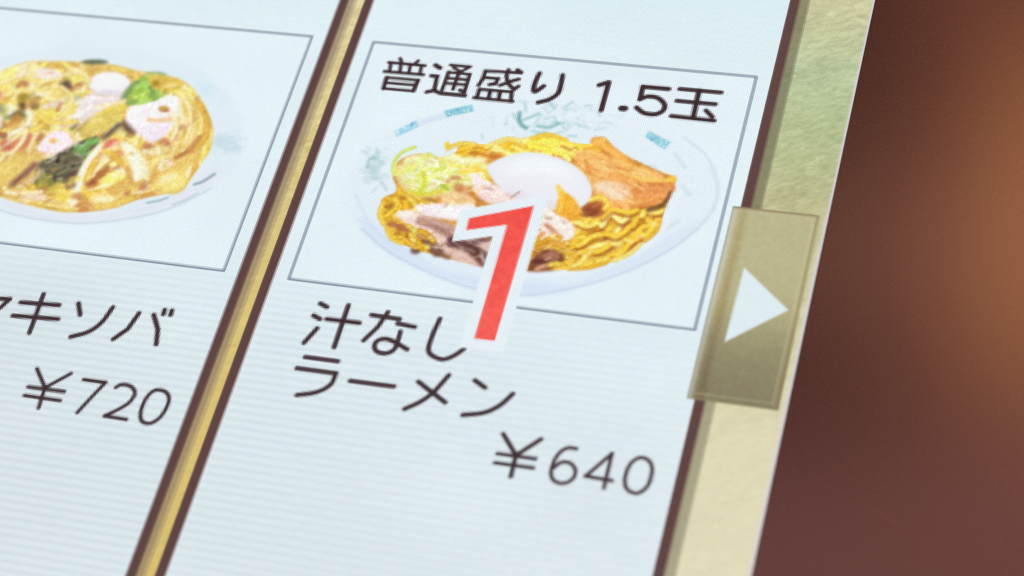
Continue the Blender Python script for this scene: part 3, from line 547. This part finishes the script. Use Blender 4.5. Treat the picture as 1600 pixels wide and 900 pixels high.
write([[(-190, 135), (60, 146)], [(60, 146), (0, 200), (-40, 222)], [(-60, 90), (-110, 330)], [(127, 166), (362, 183)], [(78, 247), (355, 268)], [(266, 116), (180, 352)], [(480, 172), (490, 242)], [(690, 196), (622, 288), (540, 346), (432, 377)],
       [(850, 232), (782, 328), (692, 391)], [(940, 242), (965, 330), (955, 422)], [(1007, 212), (999, 238)], [(1051, 216), (1043, 242)]], T, 0, 430, 3.913, .27)
T = C2 + '|price'
write([[(226, 572), (275, 688)], [(434, 601), (275, 688)], [(275, 688), (235, 812)], [(172, 682), (393, 712)], [(150, 735), (368, 766)], [(512, 638), (645, 656)], [(645, 656), (560, 745), (472, 840)],
       [(708, 686), (745, 668), (800, 680), (825, 722), (790, 778), (720, 822), (640, 860)], [(640, 860), (772, 882)], [(952, 702), (1016, 716), (1032, 772), (985, 862), (918, 906), (866, 890), (862, 828), (898, 746), 'o']], T, 0, 430, 3.913, .215)

# ---- big red count over the picture, white outline
red = to_mm([(733, 341), (834, 321.5), (773, 532.5), (741, 529), (792.5, 351), (728.5, 359.5)])
def offset(p, d):
    out = []; n = len(p)
    for i in range(n):
        a, b, c = p[i - 1], p[i], p[(i + 1) % n]
        n1 = np.array([(b - a)[1], -(b - a)[0]]); n1 /= np.linalg.norm(n1); n2 = np.array([(c - b)[1], -(c - b)[0]]); n2 /= np.linalg.norm(n2)
        m = n1 + n2; m /= (m @ n1) * np.linalg.norm(m) / np.linalg.norm(m); out.append(b + d * m / (m @ n1) * 1.0)
    return np.array(out)
blob(offset(red, 1.6), (229, 240, 246), 'numeral|numeral_outline', soft=.2, smooth=False, mm=True)
blob(red, (240, 82, 74), 'numeral', soft=.2, smooth=False, mm=True, colour2=(246, 98, 90), axis=(0, 1), mottle=10)

# ---- next page button
bx0, bx1, by0, by1 = 58.15, 69.75, 22.0, 51.9
win = window(np.array([(bx0, by0), (bx1, by1)]), 0); Xb, Yb = grid(win)
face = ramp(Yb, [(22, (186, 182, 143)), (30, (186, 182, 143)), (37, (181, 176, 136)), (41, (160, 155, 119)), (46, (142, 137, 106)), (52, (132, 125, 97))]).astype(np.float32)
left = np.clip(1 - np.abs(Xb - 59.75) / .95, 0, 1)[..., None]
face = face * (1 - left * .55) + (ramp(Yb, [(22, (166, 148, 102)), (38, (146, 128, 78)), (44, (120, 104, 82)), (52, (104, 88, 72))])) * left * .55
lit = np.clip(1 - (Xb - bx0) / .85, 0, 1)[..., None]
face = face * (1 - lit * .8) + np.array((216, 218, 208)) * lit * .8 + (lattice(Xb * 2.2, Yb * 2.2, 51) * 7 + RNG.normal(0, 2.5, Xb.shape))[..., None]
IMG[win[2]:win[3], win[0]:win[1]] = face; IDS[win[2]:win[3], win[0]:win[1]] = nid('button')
R_ = 'button|button_rim'
rect(bx0, by0, bx1, by0 + .26, (122, 98, 72), R_, .9); rect(bx0 + .26, by0 + .26, bx1 - .3, by0 + .5, (206, 202, 164), R_, .7)
rect(bx0, by0, bx0 + .2, by1, (140, 136, 138), R_, .75)
rect(bx1 - .26, by0, bx1, by1, (146, 128, 88), R_, .8); rect(bx1 - .8, by0 + .5, bx1 - .52, by1 - .6, (200, 196, 154), R_, .45)
rect(bx0 + .3, by1 - 1.0, bx1 - .5, by1 - .72, (168, 164, 130), R_, .6); rect(bx0, by1 - .24, bx1, by1, (150, 146, 112), R_, .6)
blob([(61.45, 31.4), (68.4, 37.1), (61.2, 43.05)], (222, 236, 241), 'button|arrow_mark', soft=.2, smooth=False, mm=True)
# pale edge line of the display
rect(70.66, -20, 71.1, 110.5, (214, 208, 212), 'edge_line', .95)
rect(70.35, 22, 70.66, 110.5, (220, 216, 206), 'wallpaper', .5)

# ------------------------------------------------------------------ average down to real display pixels
IMG += RNG.normal(0, 1.3, IMG.shape[:2])[..., None]
ny, nx = NY1 - NY0, NX1 - NX0
A = np.clip(IMG.reshape(ny, SS, nx, SS, 3).mean((1, 3)) + RNG.normal(0, 1.2, (ny, nx, 3)), 0, 255) / 255
ID = IDS[SS // 2::SS, SS // 2::SS]
FM = np.isin(ID, [k for k, v in enumerate(NAMES) if v.split('|')[-1] in ('noodles', 'bamboo_shoot', 'chicken_slice', 'spring_onion', 'ham_slice', 'seaweed', 'cabbage', 'bean_sprout', 'red_pepper', 'egg_yolk')])
A[FM] = np.clip(A[FM] * (1 + RNG.normal(0, .02, (FM.sum(), 1))) + RNG.normal(0, .006, (FM.sum(), 3)), 0, 1)
LIN = np.where(A <= .04045, A / 12.92, ((A + .055) / 1.055) ** 2.4).astype(np.float32)

# ------------------------------------------------------------------ materials
def display_material():
    m = bpy.data.materials.new('display_pixels'); m.use_nodes = True
    nt = m.node_tree; N, L = nt.nodes, nt.links
    p = N['Principled BSDF']
    at = N.new('ShaderNodeAttribute'); at.attribute_name = 'pixel'
    tc = N.new('ShaderNodeTexCoord')
    sx = N.new('ShaderNodeSeparateXYZ'); L.new(tc.outputs['Object'], sx.inputs[0])
    def math_(op, a, b=None):
        n = N.new('ShaderNodeMath'); n.operation = op
        for i, q in enumerate((a, b)):
            if q is None: continue
            if isinstance(q, (int, float)): n.inputs[i].default_value = q
            else: L.new(q, n.inputs[i])
        return n.outputs[0]
    def gap(o, k):                       # dark joint between neighbouring display pixels
        f = math_('FRACT', math_('MULTIPLY', o, 1000 / PITCH))
        d = math_('ABSOLUTE', math_('SUBTRACT', f, .5))
        return math_('SUBTRACT', 1.0, math_('MULTIPLY', math_('GREATER_THAN', d, .36), k))
    gm = math_('MULTIPLY', math_('MULTIPLY', gap(sx.outputs[0], .18), gap(sx.outputs[1], .10)), 1.083)
    mix = N.new('ShaderNodeVectorMath'); mix.operation = 'SCALE'
    L.new(at.outputs['Color'], mix.inputs[0]); L.new(gm, mix.inputs['Scale'])
    L.new(mix.outputs[0], p.inputs['Emission Color'])
    p.inputs['Emission Strength'].default_value = 1.0
    p.inputs['Base Color'].default_value = (.004, .004, .004, 1)
    p.inputs['Roughness'].default_value = .4
    p.inputs['Specular IOR Level'].default_value = .08
    return m
MD = display_material()
def simple(name, colour, rough, spec=.5, bump=0, scale=900, var=.18):
    m = bpy.data.materials.new(name); m.use_nodes = True
    N, L = m.node_tree.nodes, m.node_tree.links; p = N['Principled BSDF']
    nz = N.new('ShaderNodeTexNoise'); nz.inputs['Scale'].default_value = scale; nz.inputs['Detail'].default_value = 4
    tc = N.new('ShaderNodeTexCoord'); L.new(tc.outputs['Object'], nz.inputs['Vector'])
    rp = N.new('ShaderNodeValToRGB'); L.new(nz.outputs['Fac'], rp.inputs[0])
    rp.color_ramp.elements[0].position, rp.color_ramp.elements[1].position = .3, .7
    rp.color_ramp.elements[0].color = (*[c * (1 - var) for c in colour], 1); rp.color_ramp.elements[1].color = (*[c * (1 + var) for c in colour], 1)
    L.new(rp.outputs[0], p.inputs['Base Color'])
    p.inputs['Roughness'].default_value = rough; p.inputs['Specular IOR Level'].default_value = spec
    if bump:
        b = N.new('ShaderNodeBump'); b.inputs['Strength'].default_value = bump; b.inputs['Distance'].default_value = .0002
        L.new(nz.outputs['Fac'], b.inputs['Height']); L.new(b.outputs[0], p.inputs['Normal'])
    return m
MB = simple('brown_gloss_bezel', (.062, .030, .034), .18, .5, 0, 3000, .6)
MH = simple('dark_plastic', (.05, .035, .03), .5)
MS = simple('scratch', (.12, .06, .052), .24)

# ------------------------------------------------------------------ objects
def link(name, me, parent=None, mat=None):
    o = bpy.data.objects.new(name, me); COL.objects.link(o)
    if mat: me.materials.append(mat)
    if parent: o.parent = parent
    return o
screen = bpy.data.objects.new('touch_screen', None); COL.objects.link(screen)
screen.empty_display_size = .02
screen['label'] = 'glowing touch screen with two ramen menu cards and a dark brown bezel'
screen['category'] = 'touch screen'

def pixel_mesh(name, which, parent, z=0.0):
    jy, jx = np.nonzero(ID == NAMES.index(which))
    W1 = nx + 1
    corner = np.stack([(jy + 1) * W1 + jx, (jy + 1) * W1 + jx + 1, jy * W1 + jx + 1, jy * W1 + jx], 1)
    used, inv = np.unique(corner.ravel(), return_inverse=True)
    co = np.zeros((len(used), 3), np.float32)
    co[:, 0] = ((used % W1) + NX0) * PITCH / 1000; co[:, 1] = -((used // W1) + NY0) * PITCH / 1000; co[:, 2] = z
    n = len(jy)
    name = name.split('.')[0]
    me = bpy.data.meshes.new(name)
    me.vertices.add(len(used)); me.vertices.foreach_set('co', co.ravel())
    me.loops.add(4 * n); me.loops.foreach_set('vertex_index', inv.astype(np.int32))
    me.polygons.add(n); me.polygons.foreach_set('loop_start', np.arange(0, 4 * n, 4, dtype=np.int32))
    me.update(calc_edges=True)
    a = me.attributes.new('pixel', 'FLOAT_COLOR', 'CORNER')
    c = np.ones((n, 4), np.float32); c[:, :3] = LIN[jy, jx]
    a.data.foreach_set('color', np.repeat(c, 4, 0).ravel())
    return link(name, me, parent, MD)

pixel_mesh('wallpaper', 'wallpaper', screen)
pixel_mesh('edge_line', 'edge_line', screen)
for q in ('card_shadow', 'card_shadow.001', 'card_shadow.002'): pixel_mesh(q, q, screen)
cards = {C1: pixel_mesh('menu_card', C1, screen), C2: pixel_mesh('menu_card', C2, screen)}
cards[C1]['label'] = 'menu card for soupless ramen at 640 yen'
cards[C2]['label'] = 'menu card for fried noodles at 720 yen'
num = pixel_mesh('numeral', 'numeral', screen); num['label'] = 'big red figure 1 with white outline'
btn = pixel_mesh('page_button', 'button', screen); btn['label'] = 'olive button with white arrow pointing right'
par = {C1: cards[C1], C2: cards[C2], 'numeral': num, 'button': btn}
for nme in NAMES[1:]:
    if '|' in nme and (ID == NAMES.index(nme)).any():
        k, sub = nme.split('|')
        pixel_mesh(sub, nme, par[k])

def box_mesh(name, boxes, bevel=0):
    import bmesh
    bm = bmesh.new()
    for (x0, x1, y0, y1, z0, z1) in boxes:
        v = [bm.verts.new((x / 1000, -y / 1000, z / 1000)) for x, y, z in ((x0, y0, z0), (x1, y0, z0), (x1, y1, z0), (x0, y1, z0), (x0, y0, z1), (x1, y0, z1), (x1, y1, z1), (x0, y1, z1))]
        for f in ((0, 1, 2, 3), (7, 6, 5, 4), (0, 4, 5, 1), (1, 5, 6, 2), (2, 6, 7, 3), (3, 7, 4, 0)): bm.faces.new([v[i] for i in f])
    bmesh.ops.recalc_face_normals(bm, faces=bm.faces)
    if bevel: bmesh.ops.bevel(bm, geom=[e for e in bm.edges], offset=bevel / 1000, segments=2, affect='EDGES', profile=.5)
    me = bpy.data.meshes.new(name); bm.to_mesh(me); bm.free(); return me
X0, X1, Y0, Y1 = NX0 * PITCH, NX1 * PITCH + .12, NY0 * PITCH, NY1 * PITCH
# flush glossy bezel: a ring with an opening, 12 mm thick
import bmesh
def ring_mesh(name, inner, outer, z0, z1):
    bm = bmesh.new()
    c = lambda b, z: [bm.verts.new((x / 1000, -y / 1000, z / 1000)) for x, y in ((b[0], b[2]), (b[1], b[2]), (b[1], b[3]), (b[0], b[3]))]
    it, ot, ib, ob = c(inner, z1), c(outer, z1), c(inner, z0), c(outer, z0)
    for i in range(4):
        j = (i + 1) % 4
        for f in ((it[i], it[j], ot[j], ot[i]), (ot[i], ot[j], ob[j], ob[i]), (ib[i], ib[j], it[j], it[i]), (ob[i], ob[j], ib[j], ib[i])): bm.faces.new(f)
    bmesh.ops.recalc_face_normals(bm, faces=bm.faces)
    me = bpy.data.meshes.new(name); bm.to_mesh(me); bm.free(); return me
bezel = link('bezel', ring_mesh('bezel', (X0, X1, Y0, Y1), (X0 - 60, X1 + 120, Y0 - 90, Y1 + 60), -12, 0.02), screen, MB)
link('housing', box_mesh('housing', [(X0 - 56, X1 + 116, Y0 - 86, Y1 + 56, -30, -12.01)]), screen, MH)
def ribbon(name, pts, r, z, parent, mat):
    p = spline(to_mm(pts), False, 4); n = len(p); v = []; f = []
    for i in range(n):
        t = p[min(i + 1, n - 1)] - p[max(i - 1, 0)]; t /= np.linalg.norm(t); q = np.array([-t[1], t[0]]) * r * math.sin(math.pi * (i + .4) / (n - .2))
        a, b = p[i] + q, p[i] - q
        v += [(a[0] / 1000, -a[1] / 1000, z / 1000), (p[i][0] / 1000, -p[i][1] / 1000, (z + .006) / 1000), (b[0] / 1000, -b[1] / 1000, z / 1000)]
    for i in range(n - 1):
        k = 3 * i; f += [(k, k + 1, k + 4, k + 3), (k + 1, k + 2, k + 5, k + 4)]
    me = bpy.data.meshes.new(name); me.from_pydata(v, [], f); me.update(); return link(name, me, parent, mat)
ribbon('scratch', [(1368, 795), (1380, 806), (1395, 818), (1413, 834)], .22, .03, bezel, MS)
